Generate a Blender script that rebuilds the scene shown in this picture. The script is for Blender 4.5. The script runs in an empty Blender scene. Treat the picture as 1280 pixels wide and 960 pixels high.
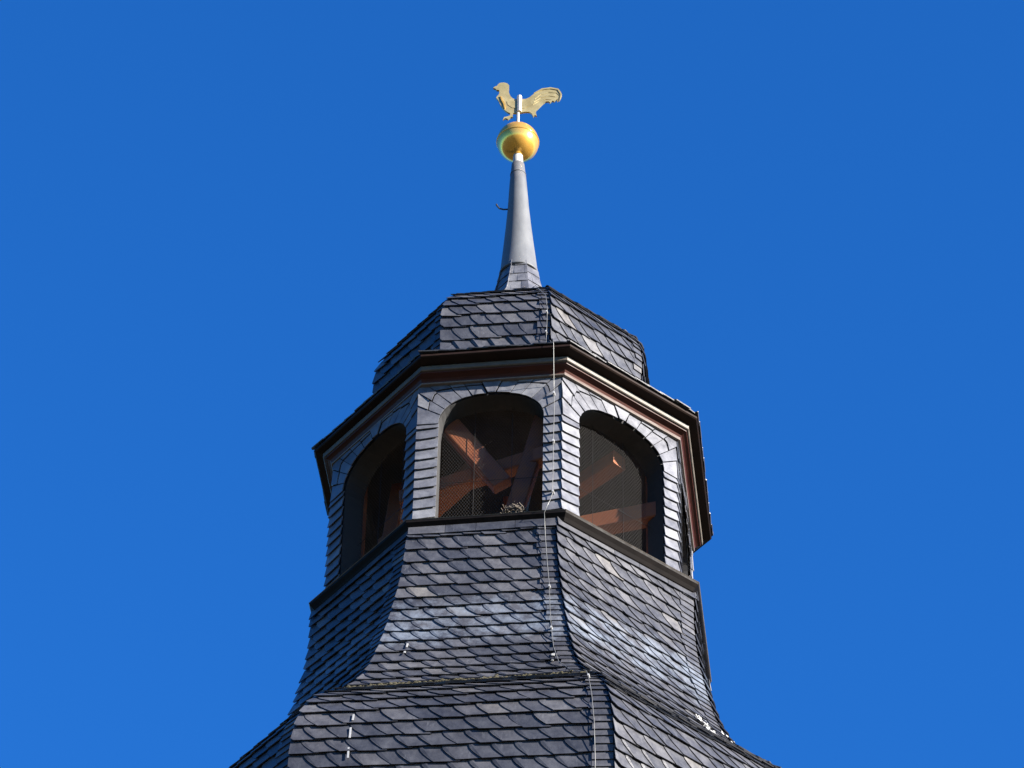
import bpy, bmesh, math, random
from mathutils import Vector, Matrix, noise
random.seed(7)
sc = bpy.context.scene
COL = sc.collection

# ------------------------------------------------------------------ camera, sky, sun, exposure
ZE = 29.2                                  # height of the eave edge above the ground
CAM_POS = Vector((0.0, -30.0, ZE - 27.6015))
PITCH, YAW, ROLL = 0.770836, -0.0017767, 0.0205405
FPX = 5035.43                              # focal length in pixels of a 1280 wide picture
fw = Vector((math.sin(YAW)*math.cos(PITCH), math.cos(YAW)*math.cos(PITCH), math.sin(PITCH)))
r0 = Vector((math.cos(YAW), -math.sin(YAW), 0)); u0 = r0.cross(fw)
rt = r0*math.cos(ROLL) + u0*math.sin(ROLL); up = rt.cross(fw)
cd = bpy.data.cameras.new('camera'); cam = bpy.data.objects.new('camera', cd); COL.objects.link(cam)
cd.sensor_width = 36.0; cd.lens = 36.0*FPX/1280.0; cd.clip_start = 0.1; cd.clip_end = 6000
cam.matrix_world = Matrix(((rt.x, up.x, -fw.x, CAM_POS.x), (rt.y, up.y, -fw.y, CAM_POS.y), (rt.z, up.z, -fw.z, CAM_POS.z), (0, 0, 0, 1)))
sc.camera = cam

SUN_AZ, SUN_EL = 62.0, 20.0                # degrees to the right of the direction tower -> camera
wd = bpy.data.worlds.new('World'); sc.world = wd; wd.use_nodes = True
nt = wd.node_tree; bg = nt.nodes['Background']
sky = nt.nodes.new('ShaderNodeTexSky'); sky.sky_type = 'NISHITA'; sky.sun_disc = False
sky.sun_elevation = math.radians(SUN_EL); sky.sun_rotation = math.radians(180 - SUN_AZ)
sky.altitude = 300; sky.air_density = 1.0; sky.dust_density = 0.2; sky.ozone_density = 3.0
hs = nt.nodes.new('ShaderNodeHueSaturation'); hs.inputs['Saturation'].default_value = 1.25; hs.inputs['Hue'].default_value = 0.5
hs.inputs['Value'].default_value = 1.0
nt.links.new(sky.outputs[0], hs.inputs['Color']); tn = nt.nodes.new('ShaderNodeMix'); tn.data_type = 'RGBA'; tn.blend_type = 'MULTIPLY'; tn.inputs[0].default_value = 1.0; tn.inputs[7].default_value = (0.38, 0.80, 1.22, 1)
nt.links.new(hs.outputs[0], tn.inputs[6]); nt.links.new(tn.outputs[2], bg.inputs['Color'])
bg.inputs['Strength'].default_value = 0.0505
sl = bpy.data.lights.new('sun', 'SUN'); sun = bpy.data.objects.new('sun', sl); COL.objects.link(sun)
sl.energy = 5.0; sl.angle = math.radians(0.53); sl.color = (1.0, 0.93, 0.84)
sa, se = math.radians(SUN_AZ), math.radians(SUN_EL)
sdir = Vector((math.sin(sa)*math.cos(se), -math.cos(sa)*math.cos(se), math.sin(se)))
sun.rotation_euler = sdir.to_track_quat('Z', 'Y').to_euler(); sun.location = sdir*60 + Vector((0, 0, 30))
vs = sc.view_settings
vs.view_transform = 'Standard'; vs.look = 'None'; vs.gamma = 1.0; vs.use_curve_mapping = False; vs.exposure = 2.25

def project(P):
    d = P - CAM_POS; w = d.dot(fw)
    return (640 + FPX*d.dot(rt)/w, 480 - FPX*d.dot(up)/w)

# ------------------------------------------------------------------ materials
def new_mat(name):
    m = bpy.data.materials.new(name); m.use_nodes = True
    return m, m.node_tree, m.node_tree.nodes['Principled BSDF']
def N(t, kind, **kw):
    n = t.nodes.new(kind)
    for k, v in kw.items():
        if k in n.inputs.keys(): n.inputs[k].default_value = v
        else: setattr(n, k, v)
    return n
def L(t, a, b): t.links.new(a, b)
def ramp(t, fac, stops):
    n = t.nodes.new('ShaderNodeValToRGB')
    while len(n.color_ramp.elements) < len(stops): n.color_ramp.elements.new(0.5)
    for e, (p, c) in zip(n.color_ramp.elements, stops):
        e.position = p; e.color = (*c, 1) if len(c) == 3 else c
    L(t, fac, n.inputs['Fac']); return n
def mixc(t, fac, a, b, kind='MIX'):
    n = t.nodes.new('ShaderNodeMix'); n.data_type = 'RGBA'; n.blend_type = kind
    if hasattr(fac, 'links'): L(t, fac, n.inputs[0])
    else: n.inputs[0].default_value = fac
    for s, v in ((6, a), (7, b)):
        if hasattr(v, 'links'): L(t, v, n.inputs[s])
        else: n.inputs[s].default_value = (*v, 1)
    return n.outputs[2]
def math_(t, op, a, b=None, clamp=False):
    n = t.nodes.new('ShaderNodeMath'); n.operation = op; n.use_clamp = clamp
    for i, v in ((0, a), (1, b)):
        if v is None: continue
        if hasattr(v, 'links'): L(t, v, n.inputs[i])
        else: n.inputs[i].default_value = v
    return n.outputs[0]

def slate_material(name, from_attr, cols, moss=False, rough=0.42):
    m, t, b = new_mat(name)
    geo = N(t, 'ShaderNodeNewGeometry')
    if from_attr: a = N(t, 'ShaderNodeAttribute', attribute_name='tint'); rnd = a.outputs['Fac']
    else: a = N(t, 'ShaderNodeObjectInfo'); rnd = a.outputs['Random']
    c = ramp(t, rnd, cols).outputs[0]
    n1 = N(t, 'ShaderNodeTexNoise', Scale=9.0, Detail=6.0, Roughness=0.65); L(t, geo.outputs['Position'], n1.inputs['Vector'])
    mo = ramp(t, n1.outputs['Fac'], [(0.3, (0.66, 0.66, 0.68)), (0.7, (1.3, 1.3, 1.3))]).outputs[0]
    c = mixc(t, 1.0, c, mo, 'MULTIPLY')
    # lime streaks
    mp = N(t, 'ShaderNodeMapping'); mp.inputs['Scale'].default_value = (16, 16, 3.2); L(t, geo.outputs['Position'], mp.inputs['Vector'])
    n2 = N(t, 'ShaderNodeTexNoise', Scale=1.0, Detail=4.0, Roughness=0.7); L(t, mp.outputs[0], n2.inputs['Vector'])
    st = ramp(t, n2.outputs['Fac'], [(0.60, (0, 0, 0)), (0.74, (1, 1, 1))]).outputs[0]
    c = mixc(t, math_(t, 'MULTIPLY', st, 0.22), c, (0.17, 0.175, 0.19))
    # darker weathering on wide patches
    n3 = N(t, 'ShaderNodeTexNoise', Scale=1.3, Detail=3.0); L(t, geo.outputs['Position'], n3.inputs['Vector'])
    c = mixc(t, 1.0, c, ramp(t, n3.outputs['Fac'], [(0.35, (0.8, 0.8, 0.82)), (0.65, (1.15, 1.15, 1.15))]).outputs[0], 'MULTIPLY')
    if moss:
        sb = N(t, 'ShaderNodeSeparateXYZ'); L(t, geo.outputs['Position'], sb.inputs[0])
        db = math_(t, 'ABSOLUTE', math_(t, 'SUBTRACT', sb.outputs[2], ZE - 3.35))
        zone = math_(t, 'SUBTRACT', 1.25, math_(t, 'MULTIPLY', db, 1.35), True)
        nb = N(t, 'ShaderNodeTexNoise', Scale=5.0, Detail=7.0, Roughness=0.75); L(t, geo.outputs['Position'], nb.inputs['Vector'])
        bf = ramp(t, math_(t, 'MULTIPLY', zone, nb.outputs['Fac']), [(0.40, (0, 0, 0)), (0.62, (1, 1, 1))]).outputs[0]
        c = mixc(t, math_(t, 'MULTIPLY', bf, 0.7), c, (0.13, 0.152, 0.188))  # pale bluish noise patches, strongest in a height band of the bell roof
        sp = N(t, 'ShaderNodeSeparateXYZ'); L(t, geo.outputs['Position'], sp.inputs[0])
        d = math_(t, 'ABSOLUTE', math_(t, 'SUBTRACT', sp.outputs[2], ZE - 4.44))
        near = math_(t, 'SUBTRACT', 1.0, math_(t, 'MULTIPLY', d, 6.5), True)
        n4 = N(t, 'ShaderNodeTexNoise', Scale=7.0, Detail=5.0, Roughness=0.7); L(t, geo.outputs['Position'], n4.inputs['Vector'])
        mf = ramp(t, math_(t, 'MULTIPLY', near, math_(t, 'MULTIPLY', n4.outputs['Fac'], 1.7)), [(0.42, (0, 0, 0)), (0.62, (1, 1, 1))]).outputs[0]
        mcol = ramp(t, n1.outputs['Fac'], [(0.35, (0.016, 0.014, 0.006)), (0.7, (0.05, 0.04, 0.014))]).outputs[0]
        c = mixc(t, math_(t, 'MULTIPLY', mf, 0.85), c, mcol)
    L(t, c, b.inputs['Base Color'])
    rr = ramp(t, n1.outputs['Fac'], [(0.3, (rough-0.1,)*3), (0.7, (rough+0.12,)*3)]).outputs[0]
    L(t, rr, b.inputs['Roughness'])
    b.inputs['Specular IOR Level'].default_value = 0.3
    n5 = N(t, 'ShaderNodeTexNoise', Scale=34.0, Detail=5.0, Roughness=0.6); L(t, geo.outputs['Position'], n5.inputs['Vector'])
    bp = N(t, 'ShaderNodeBump', Strength=0.35, Distance=0.006); L(t, n5.outputs['Fac'], bp.inputs['Height']); L(t, bp.outputs[0], b.inputs['Normal'])
    return m

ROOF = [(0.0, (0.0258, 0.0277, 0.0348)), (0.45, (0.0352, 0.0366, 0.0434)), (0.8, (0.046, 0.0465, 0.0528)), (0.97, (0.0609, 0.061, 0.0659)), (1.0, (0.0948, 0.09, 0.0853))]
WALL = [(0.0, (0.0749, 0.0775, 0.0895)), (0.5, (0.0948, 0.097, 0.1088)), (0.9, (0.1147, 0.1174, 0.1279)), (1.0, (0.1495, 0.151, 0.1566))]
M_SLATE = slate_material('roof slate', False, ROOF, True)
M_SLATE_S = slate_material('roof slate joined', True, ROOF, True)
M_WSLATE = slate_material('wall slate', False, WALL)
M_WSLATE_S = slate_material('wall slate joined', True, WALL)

def simple_mat(name, c1, c2, scale=6.0, rough=0.6, metal=0.0, stretch=(1, 1, 1), bump=0.2, spec=0.5):
    m, t, b = new_mat(name)
    geo = N(t, 'ShaderNodeNewGeometry')
    mp = N(t, 'ShaderNodeMapping'); mp.inputs['Scale'].default_value = stretch; L(t, geo.outputs['Position'], mp.inputs['Vector'])
    n1 = N(t, 'ShaderNodeTexNoise', Scale=scale, Detail=6.0, Roughness=0.65); L(t, mp.outputs[0], n1.inputs['Vector'])
    L(t, ramp(t, n1.outputs['Fac'], [(0.3, c1), (0.72, c2)]).outputs[0], b.inputs['Base Color'])
    L(t, ramp(t, n1.outputs['Fac'], [(0.3, (rough*0.85,)*3), (0.7, (min(1, rough*1.2),)*3)]).outputs[0], b.inputs['Roughness'])
    b.inputs['Metallic'].default_value = metal; b.inputs['Specular IOR Level'].default_value = spec
    if bump:
        bp = N(t, 'ShaderNodeBump', Strength=bump, Distance=0.01); L(t, n1.outputs['Fac'], bp.inputs['Height']); L(t, bp.outputs[0], b.inputs['Normal'])
    return m
M_CORE = simple_mat('roof sheathing felt', (0.006, 0.006, 0.007), (0.011, 0.011, 0.012), rough=0.95)
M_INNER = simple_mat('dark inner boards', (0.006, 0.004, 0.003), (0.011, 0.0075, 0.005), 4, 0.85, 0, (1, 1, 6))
M_BROWN = simple_mat('red brown cornice paint', (0.026, 0.0055, 0.003), (0.05, 0.012, 0.0065), 5, 0.5, 0, (1, 1, 5), spec=0.2)
M_SOFFIT = simple_mat('dark brown soffit paint', (0.008, 0.0042, 0.003), (0.016, 0.008, 0.0055), 5, 0.55, spec=0.12)
M_PALE = simple_mat('pale brown moulding', (0.05, 0.04, 0.031), (0.095, 0.08, 0.064), 14, 0.6)  # paler and greyer than the rest of the cornice
M_SILL = simple_mat('dark bronze sill sheet', (0.003, 0.002, 0.0018), (0.006, 0.004, 0.0035), 9, 0.6, 0.0, spec=0.1)
M_TIMBER = simple_mat('red brown timber', (0.11, 0.026, 0.0055), (0.21, 0.058, 0.013), 5, 0.7, 0, (1, 1, 1))
M_FLOOR = simple_mat('pale light bouncing floor boards', (0.28, 0.2, 0.13), (0.42, 0.33, 0.23), 4, 0.85, 0, (1, 8, 1))  # unseen floor, coloured pale to bounce sunlight up onto the timbers
M_WIRE = simple_mat('dull galvanised wire', (0.006, 0.0055, 0.005), (0.012, 0.011, 0.010), 20, 0.55, 0.4, bump=0)
M_ZINC = simple_mat('grey zinc sheet', (0.075, 0.078, 0.084), (0.11, 0.114, 0.12), 5, 0.5, 0.0, (1, 1, 0.4), 0.10, 0.2)
M_PALEZ = simple_mat('pale lead collar', (0.3, 0.3, 0.288), (0.39, 0.384, 0.36), 9, 0.5, 0.2)
M_CABLE = simple_mat('aluminium wire', (0.12, 0.12, 0.115), (0.2, 0.2, 0.19), 14, 0.4, 0.5, bump=0)
M_HOOK = simple_mat('bright galvanised hook', (0.3, 0.3, 0.29), (0.42, 0.42, 0.41), 14, 0.35, 0.3, bump=0)
M_IRON = simple_mat('black iron', (0.02, 0.02, 0.022), (0.04, 0.04, 0.04), 14, 0.6, 0.3)
M_GOLD = simple_mat('gilded copper', (0.85, 0.44, 0.07), (0.98, 0.56, 0.13), 3, 0.2, 0.75, bump=0.05)
M_COCK = simple_mat('weathered gilding', (0.252, 0.198, 0.084), (0.36, 0.3, 0.15), 9, 0.4, 0.5, bump=0.1)
M_DROP = simple_mat('white lime droppings', (0.32, 0.32, 0.31), (0.5, 0.5, 0.48), 12, 0.8)
M_MOSS = simple_mat('brown green moss', (0.02, 0.017, 0.006), (0.05, 0.041, 0.014), 30, 0.95)
M_NEST = simple_mat('pale weathered straw', (0.05, 0.04, 0.03), (0.12, 0.10, 0.08), 30, 0.9)
M_STONE = simple_mat('lime rendered wall', (0.42, 0.38, 0.32), (0.55, 0.51, 0.44), 1.2, 0.9)
M_GROUND = simple_mat('worn grass and earth', (0.018, 0.021, 0.0072), (0.042, 0.033, 0.0168), 0.35, 0.95)

# ------------------------------------------------------------------ object helpers
def link(name, me, mat, parent=None, loc=None):
    o = bpy.data.objects.new(name, me); COL.objects.link(o)
    if mat: me.materials.append(mat)
    if parent: o.parent = parent
    if loc is not None: o.location = loc
    return o
def mesh(name, v, f, mat, parent=None, smooth=False, centre=False):
    loc = None
    if centre:
        c = Vector((0, 0, 0))
        for p in v: c += Vector(p)
        c /= len(v); v = [Vector(p) - c for p in v]; loc = c
    me = bpy.data.meshes.new(name); me.from_pydata([tuple(p) for p in v], [], f); me.update()
    if smooth: me.polygons.foreach_set('use_smooth', [True]*len(me.polygons))
    return link(name, me, mat, parent, loc)
def thing(name, label, cat, loc=(0, 0, 0), group=None):
    o = bpy.data.objects.new(name, None); COL.objects.link(o); o.location = loc; o.empty_display_size = 0.3
    o['label'] = label; o['category'] = cat
    if group: o['group'] = group
    return o
def tube_geo(pts, rad, seg=6):
    v, f = [], []
    n = len(pts)
    for i, p in enumerate(pts):
        d = (Vector(pts[min(i+1, n-1)]) - Vector(pts[max(i-1, 0)])).normalized()
        a = d.orthogonal().normalized() if i == 0 else (prev - d*prev.dot(d)).normalized()
        prev = a; b = d.cross(a)
        for k in range(seg):
            t = 2*math.pi*k/seg; v.append(Vector(p) + (a*math.cos(t) + b*math.sin(t))*rad)
    for i in range(n-1):
        for k in range(seg):
            f.append((i*seg+k, i*seg+(k+1) % seg, (i+1)*seg+(k+1) % seg, (i+1)*seg+k))
    f.append(tuple(range(seg-1, -1, -1))); f.append(tuple((n-1)*seg+k for k in range(seg)))
    return v, f
def beam(name, a, b, w, h, mat, parent, roll=0.0):
    a, b = Vector(a), Vector(b); d = (b-a).normalized()
    s = d.cross(Vector((0, 0, 1)));  s = s.normalized() if s.length > 1e-4 else Vector((1, 0, 0))
    q = Matrix.Rotation(roll, 3, d); s = q @ s; t = s.cross(d)
    v = []; ch = 0.012
    prof = [(-w/2+ch, -h/2), (w/2-ch, -h/2), (w/2, -h/2+ch), (w/2, h/2-ch), (w/2-ch, h/2), (-w/2+ch, h/2), (-w/2, h/2-ch), (-w/2, -h/2+ch)]
    for e in (a, b):
        for x, y in prof: v.append(e + s*x + t*y)
    f = [(k, (k+1) % 8, 8+(k+1) % 8, 8+k) for k in range(8)] + [tuple(range(7, -1, -1)), tuple(range(8, 16))]
    return mesh(name, v, f, mat, parent)

# ------------------------------------------------------------------ octagon geometry
PHI = -0.12794392
FACE_AZ = [0, 45, 90, 135, 180, 225, 270, 315]     # face 0 looks to the camera, 1 to its right, 7 to its left
def apo(T, j):                                     # T = (front/back, sides, left diagonal, right diagonal)
    return (T[0], T[3], T[1], T[2], T[0], T[3], T[1], T[2])[j % 8]
def nrm(j):
    a = PHI + math.radians(45*j); return Vector((math.sin(a), -math.cos(a), 0))
def corner(T, j, z):                               # corner between face j and face j+1
    n1, n2 = nrm(j), nrm(j+1); a, b = apo(T, j), apo(T, j+1)
    det = n1.x*n2.y - n1.y*n2.x
    return Vector(((a*n2.y - b*n1.y)/det, (n1.x*b - n2.x*a)/det, z))
def lerp(a, b, w): return a + (b-a)*w
def dense(keys, n=6):
    """keys: (z, mean apothem, T) from top to bottom, Catmull-Rom through them."""
    out = []
    K = [keys[0]] + list(keys) + [keys[-1]]
    def cr(p0, p1, p2, p3, t): return 0.5*((2*p1) + (-p0+p2)*t + (2*p0-5*p1+4*p2-p3)*t*t + (-p0+3*p1-3*p2+p3)*t**3)
    for i in range(1, len(K)-2):
        for s in range(n):
            t = s/n
            z = cr(K[i-1][0], K[i][0], K[i+1][0], K[i+2][0], t); m = cr(K[i-1][1], K[i][1], K[i+1][1], K[i+2][1], t)
            T = tuple(lerp(a, b, t) for a, b in zip(K[i][2], K[i+1][2])); out.append((z, m, T))
    out.append(keys[-1]); return out
class Face:
    """One facet of an octagonal surface: u to the right seen from outside, v down along the profile."""
    def __init__(self, levels, j):
        self.L, self.R, self.v = [], [], [0.0]
        for z, m, T in levels:
            TT = tuple(m*q for q in T)
            self.L.append(corner(TT, j-1, z + ZE)); self.R.append(corner(TT, j, z + ZE))
        for i in range(1, len(levels)):
            self.v.append(self.v[-1] + ((self.L[i]+self.R[i])/2 - (self.L[i-1]+self.R[i-1])/2).length)
        self.len = self.v[-1]; self.j = j
    def at(self, v):
        n = len(self.v)
        i = 0
        while i < n-2 and v > self.v[i+1]: i += 1
        w = (v - self.v[i])/(self.v[i+1]-self.v[i])
        l = self.L[i].lerp(self.L[i+1], w); r = self.R[i].lerp(self.R[i+1], w)
        return l, r, i
    def width(self, v):
        l, r, i = self.at(v); return (r-l).length
    def frame(self, v):
        l, r, i = self.at(v); e = (r-l).normalized()
        a, _, _ = self.at(v-0.02); a2, _, _ = self.at(v)
        la, ra, _ = self.at(v-0.03); lb, rb, _ = self.at(v+0.03)
        d = ((lb+rb)-(la+ra)).normalized()
        nn = d.cross(e).normalized()
        if nn.dot(nrm(self.j)) < 0: nn = -nn
        return (l+r)/2, e, nn
    def pt(self, u, v, off=0.0):
        m, e, nn = self.frame(v); return m + e*u + nn*off

def core_mesh(name, levels, mat, parent, inset=0.012, cap_top=True, cap_bot=True):
    v, f = [], []
    for z, m, T in levels:
        TT = tuple(m*q - inset for q in T)
        for j in range(8): v.append(corner(TT, j, z + ZE))
    n = len(levels)
    for i in range(n-1):
        for j in range(8):
            f.append((i*8+j, (i+1)*8+j, (i+1)*8+(j+1) % 8, i*8+(j+1) % 8))
    if cap_top: f.append(tuple(range(8)))
    if cap_bot: f.append(tuple((n-1)*8+k for k in range(7, -1, -1)))
    return mesh(name, v, f, mat, parent)

# ------------------------------------------------------------------ slates
def clip(poly, fn):
    out = []
    for i in range(len(poly)):
        p, q = poly[i], poly[(i+1) % len(poly)]; a, b = fn(p), fn(q)
        if a >= 0: out.append(p)
        if (a >= 0) != (b >= 0):
            t = a/(a-b); out.append((p[0]+(q[0]-p[0])*t, p[1]+(q[1]-p[1])*t))
    return out
def area2(poly):
    return sum(p[0]*q[1]-q[0]*p[1] for p, q in zip(poly, poly[1:]+poly[:1]))/2
def slate_geo(face, poly, offs, T):
    """poly in (u, v); offs(u, v) = height of the slate's back above the sheathing."""
    top, bot = [], []
    for u, v in poly:
        m, e, nn = face.frame(v); o = offs(u, v); p = m + e*u
        bot.append(p + nn*o); top.append(p + nn*(o+T))
    n = len(poly); v = top + bot
    f = [tuple(range(n)), tuple(range(2*n-1, n-1, -1))] + [((i+1) % n, i, n+i, n+(i+1) % n) for i in range(n)]
    # outward winding
    nn = (v[1]-v[0]).cross(v[2]-v[1])
    m, e, no = face.frame(poly[0][1])
    tot = Vector((0, 0, 0))
    for i in range(1, n-1): tot += (top[i]-top[0]).cross(top[i+1]-top[0])
    if tot.dot(no) < 0: f = [tuple(reversed(q)) for q in f]
    return v, f, no
class SlateSet:
    """Collects slates; the ones that show largest become single objects, the rest one joined part."""
    def __init__(self): self.items = []
    def add(self, face, poly, offs, T):
        if len(poly) < 3 or abs(area2(poly)) < 0.0012: return
        v, f, no = slate_geo(face, poly, offs, T)
        c = sum(v, Vector((0, 0, 0)))/len(v)
        px = [project(p) for p in v[:len(poly)]]
        vis = no.dot(CAM_POS - c) > 0 and any(-5 < x < 1285 and -5 < y < 965 for x, y in px)
        self.items.append((abs(area2(px)) if vis else 0.0, v, f))
    def build(self, name, rest, mat, mat_s, parent, limit=300, minpx=60):
        self.items.sort(key=lambda q: -q[0])
        k = 0
        while k < min(limit, len(self.items)) and self.items[k][0] > minpx: k += 1
        for a, v, f in self.items[:k]: mesh(name, v, f, mat, parent, centre=True)
        V, F, tint = [], [], []
        for a, v, f in self.items[k:]:
            b = len(V); V += v; F += [tuple(i+b for i in q) for q in f]; tint += [random.random()]*len(v)
        if V:
            o = mesh(rest, V, F, mat_s, parent); o['kind'] = 'stuff'
            at = o.data.attributes.new('tint', 'FLOAT', 'POINT'); at.data.foreach_set('value', tint)
        print(name, 'single', k, 'joined', len(self.items)-k)

def slate_face(S, B, face, v0, v1, h, w, shift, bw, over=0.042, T=0.010, rect=False):
    """Scale slating in courses from v1 (bottom) up to v0; S main slates, B the narrow column at the right hip."""
    k = 0; lift = 2.5*T; lat = 1.0*T
    v = v1
    stag = random.random()
    while v > v0 + 0.02:
        hh = h*random.uniform(0.95, 1.05)
        W = face.width(v); left = -W/2 - over; right = W/2 - bw + 0.03
        a = 0 if rect else shift*w
        stag = (stag + 0.37 + random.uniform(-0.1, 0.1)) % 1.0
        x = left - (a*random.uniform(0.55, 0.95) if not rect else stag*w*0.6)
        while x < right:
            ww = w*random.uniform(0.84, 1.17)
            vb = v + random.uniform(-0.005, 0.005) + (0.02 if random.random() < 0.015 else 0); tilt = random.uniform(-0.008, 0.008)
            aa = a*random.uniform(0.9, 1.08)
            pts = []
            ts = (0.0, 0.10, 0.28, 0.52, 0.78, 1.0) if not rect else (0.0, 1.0)
            for t in ts: pts.append((x + aa*(1-t)**1.42, vb - t*hh))
            pts.append((x, vb - 1.28*hh)); 
            g = 0.035
            pts.append((x + ww + g, vb - 1.28*hh))
            for t in reversed(ts[::2] if not rect else ts): pts.append((x + ww + g + a*(1-t)**1.42, vb - t*hh))
            pl = [(pu, max(pv + tilt*(pu-x)/ww, v0 - 0.03)) for pu, pv in pts]
            pl = clip(pl, lambda p: p[0] + face.width(p[1])/2 + over)
            if pl: pl = clip(pl, lambda p: face.width(p[1])/2 - bw + 0.03 - p[0])
            if len(pl) >= 3:
                r1, r2 = random.uniform(-0.0025, 0.0025), random.uniform(0.9, 1.12)
                cu = x + ww/2
                def offs(u, vv, x=x, ww=ww, vb=vb, hh=hh, r1=r1, r2=r2, a=a):
                    t = max(0.0, (vb - vv)/hh); s = (u - x - a*max(0, 1-t)**1.42)/(ww+0.035)
                    return 0.002 + max(0.0, lift*(1-t))*r2 + lat*(1 - min(1, max(0, s))) + r1*(1-min(1, t))*(0.5-s)
                S.add(face, pl, offs, T)
            x += ww
        # right-hand hip column of small slates
        if bw > 0:
            for q in (0, 1):
                vb = v - q*hh*0.5 + random.uniform(-0.006, 0.006); hb = hh*0.5
                bl = W/2 - bw + random.uniform(-0.03, 0.015)
                pts = [(bl, vb), (bl + 0.012, vb - 0.006), (bl, vb - 1.5*hb), (W/2 + 0.04, vb - 1.5*hb), (W/2 + 0.04, vb + random.uniform(-0.006, 0.004)), (bl+0.03, vb + 0.002)]
                pts = [pts[0], pts[2], pts[3], pts[4]]
                pl = [(pu, max(pv, v0 - 0.03)) for pu, pv in pts]
                pl = clip(pl, lambda p: face.width(p[1])/2 - 0.026 - p[0])
                if len(pl) >= 3:
                    def offs(u, vv, vb=vb, hb=hb, W=W):
                        t = max(0.0, (vb - vv)/hb); s = min(1, max(0, (u - (W/2 - bw))/bw))
                        return 0.004 + lift*0.75*max(0, 1-t) + 1.6*T*(1-s)
                    B.add(face, pl, offs, T*0.9)
        v -= hh

# ================================================================== the place
ground = mesh('ground', [(-2500, -2500, 0), (2500, -2500, 0), (2500, 2500, 0), (-2500, 2500, 0)], [(0, 1, 2, 3)], M_GROUND)
ground['kind'] = 'structure'

tower = thing('church_tower', 'octagonal slate clad church tower with arched belfry openings and thin grey spire', 'church tower')

TE = (1.0453, 0.9626, 0.9768, 1.0153)
TWALL = (1.811, 1.700, 1.782, 1.765)
TSILL = (1.837, 1.856, 1.853, 1.804)
TB0, TB1 = (1.006, 1.028, 1.003, 0.964), (0.977, 0.976, 1.052, 0.995)
TD0, TD1 = (0.985, 0.977, 1.044, 0.992), (0.970, 0.978, 1.055, 0.998)
TC0, TC1 = (1.027, 0.966, 1.012, 0.996), (1.020, 0.985, 1.004, 0.991)
def tl(a, b, w): return tuple(lerp(x, y, w) for x, y in zip(a, b))

# ---- shaft below the roofs
shaft_lv = [(-7.55, 2.75, TD1), (-8.0, 2.75, TD1), (-8.0, 2.66, TD1), (-18.0, 2.66, TD1), (-18.0, 2.74, TD1), (-18.25, 2.74, TD1), (-18.25, 2.70, TD1), (-28.2, 2.72, TD1), (-28.2, 2.84, TD1), (-29.2, 2.86, TD1)]
core_mesh('shaft', shaft_lv, M_STONE, tower, 0)

# ---- lower dome roof
dome_keys = [(-4.45, 2.395, TD0), (-4.68, 2.655, tl(TD0, TD1, .2)), (-4.95, 2.85, tl(TD0, TD1, .4)), (-5.2, 2.935, tl(TD0, TD1, .6)), (-5.5, 2.965, tl(TD0, TD1, .8)), (-5.9, 2.945, TD1), (-6.4, 2.92, TD1), (-6.9, 2.95, TD1), (-7.3, 3.05, TD1), (-7.55, 3.2, TD1)]
dome_keys = [(z, m - 0.022, T) for z, m, T in dome_keys]
dome_lv = dense(dome_keys)
dome = core_mesh('dome_roof', dome_lv, M_CORE, tower)
S, B = SlateSet(), SlateSet()
DF = [Face(dome_lv, j) for j in range(8)]
for j in range(8): slate_face(S, B, DF[j], 0.0, DF[j].len + 0.03, 0.158, 0.20, 0.68, 0.20)
S.build('dome_slate', 'remaining_dome_slates', M_SLATE, M_SLATE_S, dome)
B.build('dome_hip_slate', 'remaining_dome_hip_slates', M_SLATE, M_SLATE_S, dome)

# ---- bell shaped roof between the dome and the sill
bell_keys = [(-2.0, 1.812, TB0), (-2.4, 1.812, tl(TB0, TB1, .14)), (-2.8, 1.845, tl(TB0, TB1, .28)), (-3.2, 1.912, tl(TB0, TB1, .43)), (-3.6, 2.0, tl(TB0, TB1, .57)), (-3.95, 2.105, tl(TB0, TB1, .71)), (-4.25, 2.25, tl(TB0, TB1, .86)), (-4.47, 2.41, TB1)]
bell_keys = [(z, m - 0.022, T) for z, m, T in bell_keys]
bell_lv = dense(bell_keys)
bell = core_mesh('bell_roof', bell_lv, M_CORE, tower)
S, B = SlateSet(), SlateSet()
BF = [Face(bell_lv, j) for j in range(8)]
for j in range(8): slate_face(S, B, BF[j], 0.13, BF[j].len + 0.02, 0.160, 0.182, 0.68, 0.19)
# top course of larger straight slates under the sill
for j in range(8):
    F = BF[j]; W = F.width(0.08); x = -W/2 - 0.03
    while x < W/2 - 0.02:
        ww = min(random.uniform(0.28, 0.42), W/2 - x)
        pl = [(x, 0.15 + random.uniform(-.006, .006)), (x, 0.0), (x+ww-0.004, 0.0), (x+ww-0.004, 0.15 + random.uniform(-.006, .006))]
        S.add(F, pl, lambda u, vv: 0.012 + 0.03*(vv/0.15), 0.009); x += ww
S.build('bell_slate', 'remaining_bell_slates', M_SLATE, M_SLATE_S, bell)
B.build('bell_hip_slate', 'remaining_bell_hip_slates', M_SLATE, M_SLATE_S, bell)

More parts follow.
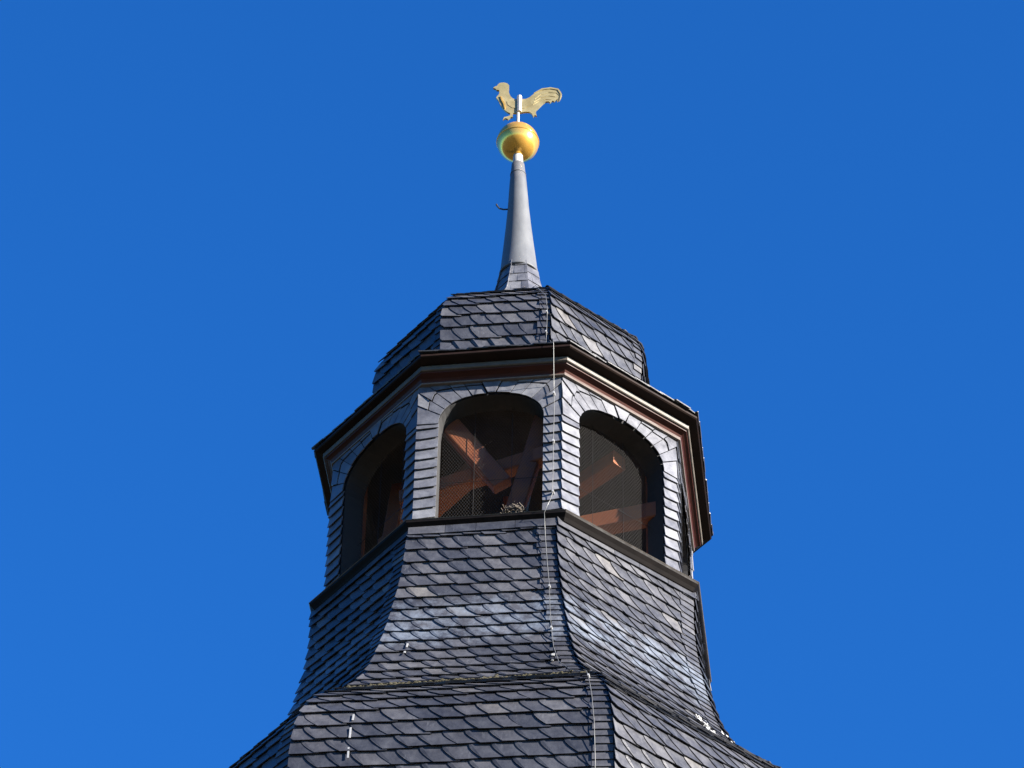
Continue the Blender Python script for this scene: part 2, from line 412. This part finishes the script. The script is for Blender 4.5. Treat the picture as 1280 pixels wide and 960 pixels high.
# ---- moss in the valley between the two roofs
V, F_ = [], []
for j in (6, 7, 0, 1, 2):
    F = BF[j]; W = F.width(F.len)
    for _ in range(240):
        u = random.uniform(-W/2, W/2); v = F.len - abs(random.gauss(0, 0.035)) + 0.01
        c = F.pt(u, min(v, F.len-0.002), 0.045 + random.uniform(0, 0.014)); r = random.uniform(0.008, 0.028); b = len(V)
        for k in range(6):
            t = k*math.pi/3; m, e, nn = F.frame(min(v, F.len)); d = e.cross(nn)
            V.append(c + e*math.cos(t)*r*random.uniform(0.8, 1.6) + d*math.sin(t)*r*0.7)
        V.append(c + nn*r*0.55)
        F_ += [(b+k, b+(k+1) % 6, b+6) for k in range(6)]
for j in (7, 0, 1):
    F = DF[j]; W = F.width(0.03)
    for _ in range(260):
        u = random.uniform(-W/2, W/2); v = abs(random.gauss(0, 0.05)) + 0.005
        if noise.noise(Vector((u*2.3, j*5.0, 0.4))) < -0.12: continue
        m, e, nn = F.frame(v); d = e.cross(nn); c = m + e*u + nn*(0.030 + random.uniform(0, 0.012)); r = random.uniform(0.006, 0.022); b = len(V)
        for k in range(6):
            t = k*math.pi/3; V.append(c + e*math.cos(t)*r*random.uniform(0.8, 1.8) + d*math.sin(t)*r*0.8)
        V.append(c + nn*r*0.5); F_ += [(b+k, b+(k+1) % 6, b+6) for k in range(6)]
mo = mesh('moss', V, F_, M_MOSS, bell); mo['kind'] = 'stuff'

# ---- ring profile helper (mouldings that run round the octagon)
def ring(name, prof, mat, parent, closed=True):
    """prof: list of (T tuple, z) going round the moulding's cross-section."""
    v, f = [], []
    n = len(prof)
    for T, z in prof:
        for j in range(8): v.append(corner(T, j, z + ZE))
    for i in range(n if closed else n-1):
        k = (i+1) % n
        for j in range(8): f.append((i*8+j, i*8+(j+1) % 8, k*8+(j+1) % 8, k*8+j))
    o = mesh(name, v, f, mat, parent)
    bm = bmesh.new(); bm.from_mesh(o.data); bmesh.ops.recalc_face_normals(bm, faces=bm.faces); bm.to_mesh(o.data); bm.free()
    return o
def grow(T, d): return tuple(q + d for q in T)
# sill
sill = ring('sill', [(grow(TSILL, -.045), -2.085), (grow(TSILL, -.028), -2.075), (grow(TSILL, -.005), -2.045), (grow(TSILL, .026), -2.012), (grow(TSILL, .03), -1.99), (grow(TSILL, .015), -1.972), (grow(TWALL, -.23), -1.925), (grow(TWALL, -.23), -2.09)], M_SILL, tower)
ring('sill_lip', [(grow(TSILL, .031), -1.991), (grow(TSILL, .037), -1.986), (grow(TSILL, .031), -1.981), (grow(TSILL, .0), -1.964), (grow(TSILL, -.02), -1.966)], simple_mat('pale bronze edge', (0.07, 0.06, 0.052), (0.14, 0.125, 0.11), 12, 0.4, 0.2), sill)  # lip much paler than the sill sheet

# ---- belfry walls with arched openings
wall_lv = [(-0.12, 1.0, TWALL), (-1.96, 1.0, TWALL)]
WF = [Face(wall_lv, j) for j in range(8)]
WH = WF[0].len
THICK = 0.24
def arch_pts(hw, vs, rise, n=18):
    """Opening outline from bottom left over the arch to bottom right, (u, v)."""
    out = [(-hw, WH), (-hw, (WH+vs)/2)]
    e = 2.25
    for i in range(n+1):
        t = math.pi*(1 - i/n); c, s = math.cos(t), math.sin(t)
        out.append((hw*math.copysign(abs(c)**(2/e), c), vs - rise*abs(s)**(2/e)))
    return out + [(hw, (WH+vs)/2), (hw, WH)]
SW, BW = SlateSet(), SlateSet()
belfry = None; V, Fq = [], []; Vi, Fi = [], []
OPEN = []; REV = []
for j in range(8):
    F = WF[j]; W = F.width(0.5); hw = W/2 - 0.19; vs, rise = 0.60, 0.36
    ap = arch_pts(hw + 0.014, vs, rise + 0.014); OPEN.append((hw, vs, rise, ap)); 
    # core panel: strip between opening outline and the rectangle
    def outer(p):
        u, v = p
        if v >= vs and u < 0: return (-W/2, v)
        if v >= vs: return (W/2, v)
        t = math.atan2(vs - v, u)          # project on rectangle
        c, s = math.cos(t), math.sin(t)
        k = min((W/2)/max(1e-6, abs(c)), vs/max(1e-6, s)); return (c*k, vs - s*k)
    b = len(V)
    for p in ap:
        q = outer(p)
        V.append(F.pt(p[0], p[1], -0.012)); V.append(F.pt(q[0], q[1], -0.012)); V.append(F.pt(p[0], p[1], -THICK))
        qq = (q[0]*(1 - 0.2/(W/2)*0.5), q[1]); V.append(F.pt(qq[0], qq[1], -THICK))
    n = len(ap)
    for i in range(n-1):
        a, c = b+4*i, b+4*(i+1)
        Fq.append((a, a+1, c+1, c)); Fq.append((a, c, c+2, a+2)); Fq.append((a+2, c+2, c+3, a+3)); REV += [0, 1, 2]
    # corner triangles of the rectangle
    for sgn in (-1, 1):
        idx = [i for i, p in enumerate(ap) if p[1] < vs - 1e-6]
        near = [i for i in idx if p is not None]
        # find the two successive outer points across the corner
        for i in range(n-1):
            q1, q2 = outer(ap[i]), outer(ap[i+1])
            if (abs(abs(q1[0])-W/2) < 1e-6) != (abs(abs(q2[0])-W/2) < 1e-6) and (q1[0] < 0) == (sgn < 0) and q1[0]*q2[0] > 0:
                k = len(V); V.append(F.pt(sgn*W/2, 0, -0.012)); Fq.append((b+4*i+1, k, b+4*(i+1)+1)); REV.append(0)
    T = 0.010
    # jambs
    for sgn in (-1, 1):
        v = WH - 0.005
        while v > vs + 0.02:
            hh = 0.128*random.uniform(0.94, 1.06)
            u0_, u1_ = (-W/2 - 0.03, -hw - 0.004) if sgn < 0 else (hw + 0.004, W/2 - 0.008)
            if v - hh < vs + 0.06: hh = v - vs
            sk = random.uniform(0.012, 0.022)
            pl = [(u0_, v), (u0_, v - hh*1.2), (u1_, v - hh*1.2), (u1_, v - sk), ((u0_*0.45+u1_*0.55), v - sk*0.3), (u0_*0.8+u1_*0.2, v + 0.004)]
            pl = [(a_, max(b_, vs - 0.03)) for a_, b_ in pl]
            SW.add(F, pl, lambda u, vv, v=v, hh=hh: 0.002 + 0.026*max(0, 1-(v-vv)/hh), T)
            v -= hh
    # slates fanning round the arch from the jambs to a wedge over the crown
    e = 2.25
    Lx, Rx = -W/2 - 0.03, W/2 - 0.008
    def arc(t):
        c, q = math.cos(t), math.sin(t)
        return ((hw+0.003)*math.copysign(abs(c)**(2/e), c), vs - (rise+0.003)*abs(q)**(2/e))
    kin, kout = 0.035, 0.13                      # half width of the wedge below and above
    def border(x, sgn):                          # x 0..1 from springing line up the side, then along the top to the wedge
        ux = Lx if sgn < 0 else Rx; l1, l2 = vs, abs(ux) - kout; d = x*(l1+l2)
        return (ux, vs - d) if d <= l1 else (ux - math.copysign(d-l1, ux), 0.0)
    def mixp(p, q, w): return (lerp(p[0], q[0], w), lerp(p[1], q[1], w))
    def shrink(pl, g):
        cu = sum(p[0] for p in pl)/len(pl); cv = sum(p[1] for p in pl)/len(pl); out = []
        for p in pl:
            d = math.hypot(p[0]-cu, p[1]-cv); k = max(0.6, 1 - g/max(d, 0.01)); out.append((cu+(p[0]-cu)*k, cv+(p[1]-cv)*k))
        return out
    nfan = 6
    for sgn in (-1, 1):
        tk = math.acos(min(1, kin/hw)); 
        cuts = [0.0] + [(i + random.uniform(-.12, .12))/nfan for i in range(1, nfan)] + [1.0]
        for i in range(nfan):
            x0, x1 = cuts[i], cuts[i+1]
            inn = [arc((tk*lerp(x0, x1, q/3)) if sgn > 0 else math.pi - tk*lerp(x0, x1, q/3)) for q in range(4)]
            y0, y1 = x0**0.9, x1**0.9
            xs = sorted([y0, y1] + [lerp(y0, y1, q/3) for q in (1, 2)] + ([vs/(vs + abs(Lx if sgn < 0 else Rx) - kout)] if y0 < vs/(vs + abs(Lx if sgn < 0 else Rx) - kout) < y1 else []))
            out = [border(x, sgn) for x in xs]
            ln = math.hypot(inn[1][0]-out[1][0], inn[1][1]-out[1][1])
            parts = [(0.0, 1.0)] if ln < 0.27 else [(0.0, random.uniform(0.46, 0.56))]
            if ln >= 0.27: parts.append((parts[0][1], 1.0))
            for a_, b_ in parts:
                def seg(w):
                    if w == 0.0: return inn
                    if w == 1.0: return out
                    return [mixp(inn[q], border(lerp(y0, y1, q/3), sgn), w) for q in range(4)]
                pl = list(seg(a_)) + list(reversed(seg(b_)))
                pl = shrink(pl, 0.0065)
                vc = sum(p[1] for p in pl)/len(pl); uc = sum(p[0] for p in pl)/len(pl)
                tv_, tu_ = random.uniform(0.03, 0.09), random.uniform(-0.04, 0.04)
                SW.add(F, pl, lambda u, vv, uc=uc, vc=vc, tv_=tv_, tu_=tu_: 0.014 + (vv-vc)*tv_ + (u-uc)*tu_, T)
    pl = [(-kin, arc(math.pi/2)[1]), (kin, arc(math.pi/2)[1]), (kout, 0.0), (-kout, 0.0)]
    SW.add(F, shrink(pl, 0.004), lambda u, vv: 0.022 + vv*0.03, T)
M_WCORE = simple_mat('belfry wall boarding', (0.008, 0.008, 0.009), (0.016, 0.016, 0.017), 9, 0.8)
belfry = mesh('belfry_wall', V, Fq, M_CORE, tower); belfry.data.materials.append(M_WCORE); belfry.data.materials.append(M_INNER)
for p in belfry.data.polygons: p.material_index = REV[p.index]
bm = bmesh.new(); bm.from_mesh(belfry.data); bmesh.ops.remove_doubles(bm, verts=bm.verts, dist=0.0004); bm.to_mesh(belfry.data); bm.free()
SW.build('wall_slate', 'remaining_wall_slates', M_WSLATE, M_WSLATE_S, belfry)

# ---- wire screens in the openings
def screen(j):
    F = WF[j]; hw, vs, rise, ap = OPEN[j]
    V, Fc = [], []
    e = 2.25; dpt = -0.20; pitch = 0.025; r = 0.0011
    def inside(u, v):
        if v > WH - 0.02 or abs(u) > hw: return False
        if v >= vs: return True
        return (abs(u)/hw)**e + ((vs - v)/rise)**e < 1
    def wire(p, q, r, off):
        a, c = F.pt(p[0], p[1], dpt+off), F.pt(q[0], q[1], dpt+off)
        v, f = tube_geo([a, c], r, 3); b = len(V); V.extend(v); Fc.extend([tuple(i+b for i in x) for x in f[:-2]])
    for s in (-1, 1):
        c = -3.0
        while c < 3.0:
            # line u = c + s*0.62*v
            run = None; v = 0.0
            while v <= WH:
                u = c + s*0.62*v
                if inside(u, v):
                    if run is None: run = (u, v)
                    last = (u, v)
                elif run is not None:
                    if last[1]-run[1] > 0.03: wire(run, last, r, 0.002*s)
                    run = None
                v += 0.02
            if run is not None and last[1]-run[1] > 0.03: wire(run, last, r, 0.002*s)
            c += pitch*1.18
    o = mesh('wire_screen', V, Fc, M_WIRE, belfry); o['kind'] = 'stuff'
    V2, F2 = [], []
    for u in (-hw*0.36, hw*0.36):
        v = vs - rise*(1-(abs(u)/hw)**e)**(1/e)
        a, f = tube_geo([F.pt(u, v, dpt+.008), F.pt(u, WH-0.03, dpt+.008)], 0.0026, 5); mesh('screen_stay', a, f, M_WIRE, belfry)
    a, f = tube_geo([F.pt(-hw, 1.2, dpt+.016), F.pt(hw, 1.2, dpt+.016)], 0.0026, 5); mesh('screen_stay', a, f, M_WIRE, belfry)
for j in (0, 1, 2, 6, 7): screen(j)

# ---- inside the belfry: floor, ceiling, timber frame
core_mesh('belfry_floor', [(-1.93, 1.0, grow(TWALL, -.235)), (-1.99, 1.0, grow(TWALL, -.235))], M_FLOOR, tower, 0)
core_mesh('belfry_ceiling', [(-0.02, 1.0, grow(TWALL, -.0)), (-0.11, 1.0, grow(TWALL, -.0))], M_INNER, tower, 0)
def zb(a): return (a[0], a[1], a[2] + ZE)
def dirp(az, dist, z):     # point seen from the axis in azimuth az (degrees, 0 = front face)
    a = PHI + math.radians(az); return (dist*math.sin(a), -dist*math.cos(a), z)
beam('timber_beam', zb((-1.10, -0.95, -1.0)), zb((0.36, -1.66, -1.0)), 0.14, 0.17, M_TIMBER, tower)
beam('timber_brace', zb((-0.73, -1.445, -.34)), zb((-0.12, -1.525, -1.31)), 0.20, 0.12, M_TIMBER, tower, math.radians(90))
beam('timber_brace', zb((0.30, -1.585, -.34)), zb((-0.06, -1.54, -1.95)), 0.18, 0.12, M_TIMBER, tower, math.radians(90))
beam('timber_beam', zb((0.45, -0.48, -.5)), zb((1.02, -1.05, -.5)), 0.17, 0.17, M_TIMBER, tower)
beam('timber_beam', zb((0.45, -0.64, -1.1)), zb((1.46, -0.965, -1.1)), 0.16, 0.2, M_TIMBER, tower)
beam('timber_beam', zb((-1.3, 0.2, -.62)), zb((-0.35, -1.05, -.62)), 0.18, 0.18, M_TIMBER, tower)
beam('timber_brace', zb((-1.15, -0.35, -.3)), zb((-1.25, -0.75, -1.9)), 0.15, 0.15, M_TIMBER, tower)
beam('timber_beam', zb((-1.5, 0.5, -.75)), zb((1.5, 0.35, -.75)), 0.2, 0.2, M_TIMBER, tower)
for j in range(8):
    c = corner(grow(TWALL, -.275), j, 0)
    beam('corner_post', (c.x, c.y, ZE-1.95), (c.x, c.y, ZE-.08), 0.07, 0.07, M_TIMBER, tower, PHI + math.radians(45*j+22))
beam('king_post', (0, 0.05, ZE-1.95), (0, 0.05, ZE-.08), 0.24, 0.24, M_TIMBER, tower)

# pale straw lump and sliver that lie on the sill behind the screen
nest = thing('bird_nest', 'pale straw bird nest with an upright stick on the sill of a belfry opening', 'nest', zb((0.0, -1.735, -1.945)))
V, F_ = [], []
random.seed(3)
for k in range(150):
    t = random.uniform(0, 2*math.pi); rr = random.uniform(0.03, 0.13)
    p = Vector((math.cos(t)*rr, math.sin(t)*rr*0.55, random.uniform(0.0, 0.16)*(1.1-rr*3)+0.02))
    d = Vector((-math.sin(t)+random.uniform(-.7, .7), math.cos(t)+random.uniform(-.7, .7), random.uniform(-.5, .6))).normalized()*random.uniform(0.03, 0.07)
    a, f = tube_geo([p-d, p+d], 0.004, 4); b = len(V); V += a; F_ += [tuple(i+b for i in q) for q in f]
st = mesh('straw', V, F_, M_NEST, nest); st['kind'] = 'stuff'
v, f = tube_geo([(0.10, -0.01, 0.0), (0.115, -0.01, 0.12), (0.15, -0.01, 0.30)], 0.013, 5)
v = [Vector(p) if i < 10 else Vector((0.15, -0.01, 0.30)) + (Vector(p)-Vector((0.15, -0.01, 0.30)))*0.2 for i, p in enumerate(v)]
mesh('stick', v, f, M_NEST, nest)

# ---- cornice under the eaves
EAVE = (2.122, 1.954, 1.983, 2.061)
def mixT(w): return tl(TWALL, EAVE, w)
soff = ring('soffit_board', [(mixT(.88), -.012), (mixT(.885), -.036), (mixT(.84), -.046), (mixT(.42), -.066), (mixT(.42), -.008)], M_SOFFIT, tower)
ring('cornice_fillet', [(mixT(.53), -.066), (mixT(.535), -.072), (mixT(.525), -.112), (mixT(.50), -.118), (mixT(.36), -.118), (mixT(.36), -.069)], M_PALE, tower)
ring('cornice_cove', [(mixT(.445), -.120), (mixT(.43), -.132), (mixT(.34), -.140), (mixT(.24), -.154), (mixT(.19), -.174), (mixT(.17), -.190), (mixT(.02), -.190), (mixT(.02), -.120)], M_BROWN, tower)
ring('cornice_bead', [(mixT(.185), -.192), (mixT(.195), -.199), (mixT(.18), -.206), (mixT(.02), -.206), (mixT(.02), -.192)], simple_mat('rubbed bead', (0.09, 0.0675, 0.054), (0.1485, 0.1215, 0.1035), 14, 0.6), tower)

# ---- cap roof above the eaves
cap_keys = [(2.06, 0.52, (1, 1, 1, 1)), (1.92, 0.74, TC1), (1.81, 0.94, TC1), (1.725, 1.10, TC1), (1.63, 1.205, TC1), (1.50, 1.29, tl(TC0, TC1, .8)), (1.33, 1.362, tl(TC0, TC1, .6)), (1.13, 1.392, tl(TC0, TC1, .4)), (0.91, 1.388, tl(TC0, TC1, .2)), (0.68, 1.372, TC0), (0.48, 1.42, tl(TE, TC0, .7)), (0.27, 1.55, tl(TE, TC0, .4)), (0.10, 1.76, tl(TE, TC0, .15)), (-0.012, 1.985, TE)]
cap_lv = dense(cap_keys)
cap = core_mesh('cap_roof', cap_lv, M_CORE, tower, 0.02)
S, B = SlateSet(), SlateSet()
CF = [Face(cap_lv, j) for j in range(8)]
for j in range(8): slate_face(S, B, CF[j], 0.0, CF[j].len + 0.012, 0.165, 0.165, 0.64, 0.125)
S.build('cap_slate', 'remaining_cap_slates', M_SLATE, M_SLATE_S, cap)
B.build('cap_hip_slate', 'remaining_cap_hip_slates', M_SLATE, M_SLATE_S, cap)

# ---- slated foot of the spire
def lean(z): return -0.0195*(z - 3.0)
foot_keys = [(3.17, 0.174, (1, 1, 1, 1)), (3.05, 0.192, (1, 1, 1, 1)), (2.9, 0.216, (1, 1, 1, 1)), (2.65, 0.27, (1, 1, 1, 1)), (2.4, 0.42, (1, 1, 1, 1)), (2.2, 0.60, (1, 1, 1, 1))]
foot_lv = dense(foot_keys)
foot = core_mesh('spire_foot', foot_lv, M_CORE, tower, 0.008)
S, B = SlateSet(), SlateSet()
for j in range(8): slate_face(S, B, Face(foot_lv, j), 0.0, Face(foot_lv, j).len, 0.15, 0.12, 0.0, 0.0, 0.003, 0.0035, True)
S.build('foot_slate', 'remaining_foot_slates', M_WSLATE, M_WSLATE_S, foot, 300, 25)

# ---- zinc spire
def lathe(name, prof, mat, parent, cx=0.0, seg=40, smooth=True, lean_on=True, wav=None):
    v, f = [], []
    for i, (z, r) in enumerate(prof):
        for k in range(seg):
            t = 2*math.pi*k/seg; x = (lean(z) if lean_on else 0) + cx
            v.append((x + r*math.cos(t), r*math.sin(t), z + ZE))
    n = len(prof)
    for i in range(n-1):
        for k in range(seg): f.append((i*seg+k, (i+1)*seg+k, (i+1)*seg+(k+1) % seg, i*seg+(k+1) % seg))
    f.append(tuple(range(seg))); f.append(tuple((n-1)*seg+k for k in range(seg-1, -1, -1)))
    o = mesh(name, v, f, mat, parent, smooth)
    bm = bmesh.new(); bm.from_mesh(o.data); bmesh.ops.recalc_face_normals(bm, faces=bm.faces); bm.to_mesh(o.data); bm.free()
    if smooth:
        o.data.polygons[-1].use_smooth = False; o.data.polygons[-2].use_smooth = False
    return o
spire = lathe('spire', [(4.885, 0.070), (4.6, 0.093), (4.17, 0.117), (3.9, 0.138), (3.6, 0.164), (3.17, 0.204), (3.155, 0.214), (3.135, 0.214), (3.135, 0.197)], M_ZINC, tower)
lathe('spire_collar', [(5.06, 0.052), (4.90, 0.058), (4.885, 0.068), (4.86, 0.068)], M_PALEZ, spire)
for z, r in ((4.72, 0.0835), ):
    lathe('sheet_seam', [(z+.006, r), (z+.005, r+.004), (z-.005, r+.005), (z-.006, r+.001)], M_ZINC, spire)
hk = [(lean(4.17)-0.11, -0.01, ZE+4.165), (lean(4.17)-0.16, -0.012, ZE+4.158), (lean(4.17)-0.205, -0.014, ZE+4.17), (lean(4.17)-0.235, -0.016, ZE+4.215), (lean(4.17)-0.238, -0.016, ZE+4.235)]
v, f = tube_geo(hk, 0.010, 6); mesh('spire_hook', v, f, M_IRON, spire)

# gilded ball
BZ = 5.25; R = 0.232
prof = [(BZ + R*math.sin(t), R*math.cos(t)) for t in [math.radians(a) for a in range(84, -85, -6)]]
ball = lathe('finial_ball', prof, M_GOLD, tower, 0, 48)
lathe('ball_seam', [(BZ+.008, R*1.0), (BZ+.006, R+.006), (BZ-.006, R+.006), (BZ-.008, R*1.0)], M_GOLD, ball, 0, 48)
lathe('ball_neck', [(BZ+R+.05, 0.02), (BZ+R+.02, 0.03), (BZ+R-.01, 0.055), (BZ+R-.02, 0.055)], M_GOLD, ball, 0, 24)

# ---- weathercock
cx = lean(BZ) - 0.004
wc = thing('weathercock', 'flat gilded weathercock with raised tail turning on top of the golden ball', 'weathercock', (cx, 0, ZE + BZ + R))
pole_v, pole_f = tube_geo([(0, 0, 0.0), (0, 0, 0.50)], 0.018, 10)
mesh('pole', pole_v, pole_f, M_PALEZ, wc)
sv, sf = tube_geo([(0.012, -0.012, 0.26), (0.012, -0.012, 0.515)], 0.028, 8)
mesh('socket', sv, sf, M_PALEZ, wc)
OUT = [(280, 188), (300, 172), (318, 168), (328, 150), (345, 136), (365, 132), (385, 130), (405, 134), (425, 142), (441, 160), (441, 190), (436, 212), (442, 240), (456, 272), (478, 294), (505, 304), (540, 302), (580, 300), (612, 298), (648, 280), (690, 244), (730, 212), (770, 192), (815, 180), (860, 177), (905, 180), (940, 192), (962, 216), (972, 246), (966, 278), (950, 300), (926, 312), (936, 290), (918, 300), (898, 318), (880, 310), (858, 330), (838, 318), (812, 322), (786, 340), (764, 362), (738, 392), (716, 412), (714, 440), (724, 472), (704, 464), (690, 482), (672, 448), (650, 432), (610, 432), (570, 440), (530, 446), (490, 446), (478, 462), (486, 486), (462, 492), (436, 512), (412, 502), (386, 516), (398, 492), (430, 484), (456, 474), (456, 450), (430, 438), (404, 420), (376, 392), (354, 358), (338, 322), (326, 306), (312, 292), (322, 274), (338, 258), (344, 232), (340, 212), (316, 210), (306, 198)]
def cock_pt(q, y):           # traced units -> metres, origin at the pole's foot
    k = 0.001107
    return Vector(((q[0]-536)*k + 0.0, y, 0.02 + (585 - q[1])*k*1.44))
bm = bmesh.new()
vsb = [bm.verts.new(cock_pt(q, -0.012)) for q in OUT]
fc = bm.faces.new(vsb)
ext = bmesh.ops.extrude_face_region(bm, geom=[fc])
for e in ext['geom']:
    if isinstance(e, bmesh.types.BMVert): e.co.y = 0.012
bmesh.ops.recalc_face_normals(bm, faces=bm.faces)
me = bpy.data.meshes.new('cock'); bm.to_mesh(me); bm.free()
cock = link('cock', me, M_COCK, wc)
def plate(name, pts, y0, y1, mat, parent):
    n = len(pts); v = [cock_pt(q, y0) for q in pts] + [cock_pt(q, y1) for q in pts]
    f = [tuple(range(n)), tuple(range(2*n-1, n-1, -1))] + [((i+1) % n, i, n+i, n+(i+1) % n) for i in range(n)]
    return mesh(name, v, f, mat, parent)
plate('wing', [(420, 330), (470, 322), (540, 330), (610, 350), (648, 372), (600, 396), (540, 404), (470, 392), (430, 366)], -0.016, 0.016, M_COCK, cock)
plate('breast_rim', [(352, 280), (362, 284), (378, 318), (398, 352), (408, 392), (402, 408), (394, 398), (386, 360), (366, 326)], -0.024, -0.006, M_GOLD, cock)
plate('tail_rim', [(690, 240), (770, 190), (860, 176), (940, 190), (974, 246), (950, 302), (958, 246), (930, 202), (860, 190), (776, 204)], -0.02, 0.02, M_COCK, cock)
for pts in ([(700, 300), (760, 250), (840, 226), (920, 232), (950, 258)], [(690, 330), (760, 286), (840, 262), (910, 272)], [(680, 360), (740, 322), (810, 300), (870, 304)]):
    v, f = tube_geo([cock_pt(q, -0.012) for q in pts], 0.005, 5); mesh('feather_rib', v, f, M_COCK, cock)

# ---- lightning conductor
lc = thing('lightning_conductor', 'thin pale metal lightning conductor wire running down the slates beside the hip', 'wire', (0, 0, 0))
path = []
def on(F, d, v, off): return F.pt(F.width(v)/2 - d, v, off)
C0 = CF[0]; capL = C0.len
for fr, d in ((0.20, 0.16), (0.30, 0.13), (0.42, 0.06), (0.50, 0.05), (0.60, 0.05), (0.68, 0.06), (0.8, 0.09), (0.9, 0.12)): path.append(on(C0, d, capL*fr, 0.062))
path.append(on(C0, 0.165, capL + 0.02, 0.075))
path.append(Vector(on(C0, 0.165, capL + 0.03, 0.03)) + Vector((0, -0.03, -0.06)))
path.append(WF[0].pt(WF[0].width(.3)/2 - 0.085, 0.16, 0.06))
for v_ in (0.3, 0.6, 0.95, 1.3, 1.65): path.append(WF[0].pt(WF[0].width(.3)/2 - 0.085 + random.uniform(-.006, .006), v_, 0.055))
path.append(WF[0].pt(WF[0].width(.3)/2 - 0.11, 1.74, 0.06)); path.append(WF[0].pt(WF[0].width(.3)/2 - 0.125, 1.86, 0.13))
path.append(BF[0].pt(BF[0].width(.0)/2 - 0.115, 0.02, 0.085))
BL = BF[0].len
for fr, d in ((0.12, .12), (0.25, .12), (0.38, .125), (0.5, .15), (0.62, .17), (0.74, .19), (0.86, .20), (0.95, .16)): path.append(on(BF[0], d, BL*fr, 0.064))
path.append(on(BF[0], 0.10, BL, 0.07))
for v_, d in ((0.06, .06), (0.3, .10), (0.55, .14), (0.85, .17), (1.2, .18), (1.6, .18), (2.0, .18), (2.6, .18)): path.append(on(DF[0], d, v_, 0.064))
v, f = tube_geo(path, 0.0032, 6); mesh('wire', v, f, M_CABLE, lc, True)
def clip_at(p, n, s=1.0):
    e = Vector((1, 0, 0)); a = [p + n*0.012]; V, F_ = [], []
    w, h, d = 0.012*s, 0.017*s, 0.03
    side = n.cross(Vector((0, 0, 1))).normalized()
    for x in (-1, 1):
        for z in (-1, 1):
            for y in (0, 1): V.append(p + side*w*x*(1-0.3*y) + Vector((0, 0, h*z*(1-0.3*y))) + n*(0.016 - d*2*(1-y)))
    F_ = [(0, 1, 3, 2), (4, 6, 7, 5), (0, 4, 5, 1), (2, 3, 7, 6), (1, 5, 7, 3), (0, 2, 6, 4)]
    mesh('wire_clip', V, F_, M_HOOK, lc, centre=True)
for v_ in (0.32, 0.96, 1.62): clip_at(WF[0].pt(WF[0].width(.3)/2 - 0.085, v_, 0.05), nrm(0))
for fr in (0.22, 0.45): clip_at(on(C0, 0.055, capL*(0.42 + fr*0.4), 0.058), nrm(0), 0.8)
for fr, d in ((0.38, .125), (0.62, .17)): clip_at(on(BF[0], d, BL*fr, 0.06), nrm(0), 0.9)
clip_at(on(DF[0], .13, 0.5, 0.06), nrm(0), 0.9)

# ---- bright roof hooks on the slates
def hook(F, fr, v0, ln, parent, w=0.016):
    u = (fr-0.5)*F.width(v0+ln/2)
    V = []
    for v_, o in ((v0, 0.030), (v0+ln*0.5, 0.036), (v0+ln, 0.046)):
        for s in (-1, 1):
            for k in (0, 1): V.append(F.pt(u + s*w*0.5, v_, o + 0.007*k))
    F_ = []
    for i in (0, 4): F_ += [(i, i+1, i+5, i+4), (i+2, i+6, i+7, i+3), (i+1, i+3, i+7, i+5), (i, i+4, i+6, i+2)]
    F_ += [(0, 2, 3, 1), (8, 9, 11, 10)]
    mesh('roof_hook', V, F_, M_HOOK, parent)
for v0, ln in ((0.90, 0.09), (1.06, 0.13), (1.28, 0.12)): hook(DF[0], 0.172, v0, ln, dome)
hook(BF[0], 0.135, 1.66, 0.08, bell); hook(BF[0], 0.135, 1.78, 0.05, bell)
hook(BF[0], 0.885, 1.98, 0.07, bell, 0.03); hook(BF[0], 0.875, 2.10, 0.05, bell, 0.02)
hook(DF[0], 0.56, 0.03, 0.03, dome, 0.02)

# ---- white droppings near the right hip of the bell roof
V, F_ = [], []
F = BF[1]; random.seed(11)
for k in range(64):
    fr = random.choice((0.80, 0.83, 0.955)) + random.gauss(0, 0.016); v_ = F.len*(0.80 + 0.19*random.random() + (fr-0.85)*0.25)
    if v_ > F.len - 0.02: continue
    u = (fr-0.5)*F.width(v_); b = len(V); m, e, nn = F.frame(v_); d = nn.cross(e)
    if d.z > 0: d = -d
    r = random.choice((0.004, 0.006, 0.008, 0.012)); c = F.pt(u, v_, 0.060)
    for q in range(8):
        t = q*math.pi/4; rr = r*random.uniform(0.6, 1.2); V.append(c + e*math.cos(t)*rr + d*math.sin(t)*rr*2.6)
    V.append(c + nn*0.004); F_ += [(b+q, b+(q+1) % 8, b+8) for q in range(8)]
dr = mesh('bird_droppings', V, F_, M_DROP, bell); dr['kind'] = 'stuff'
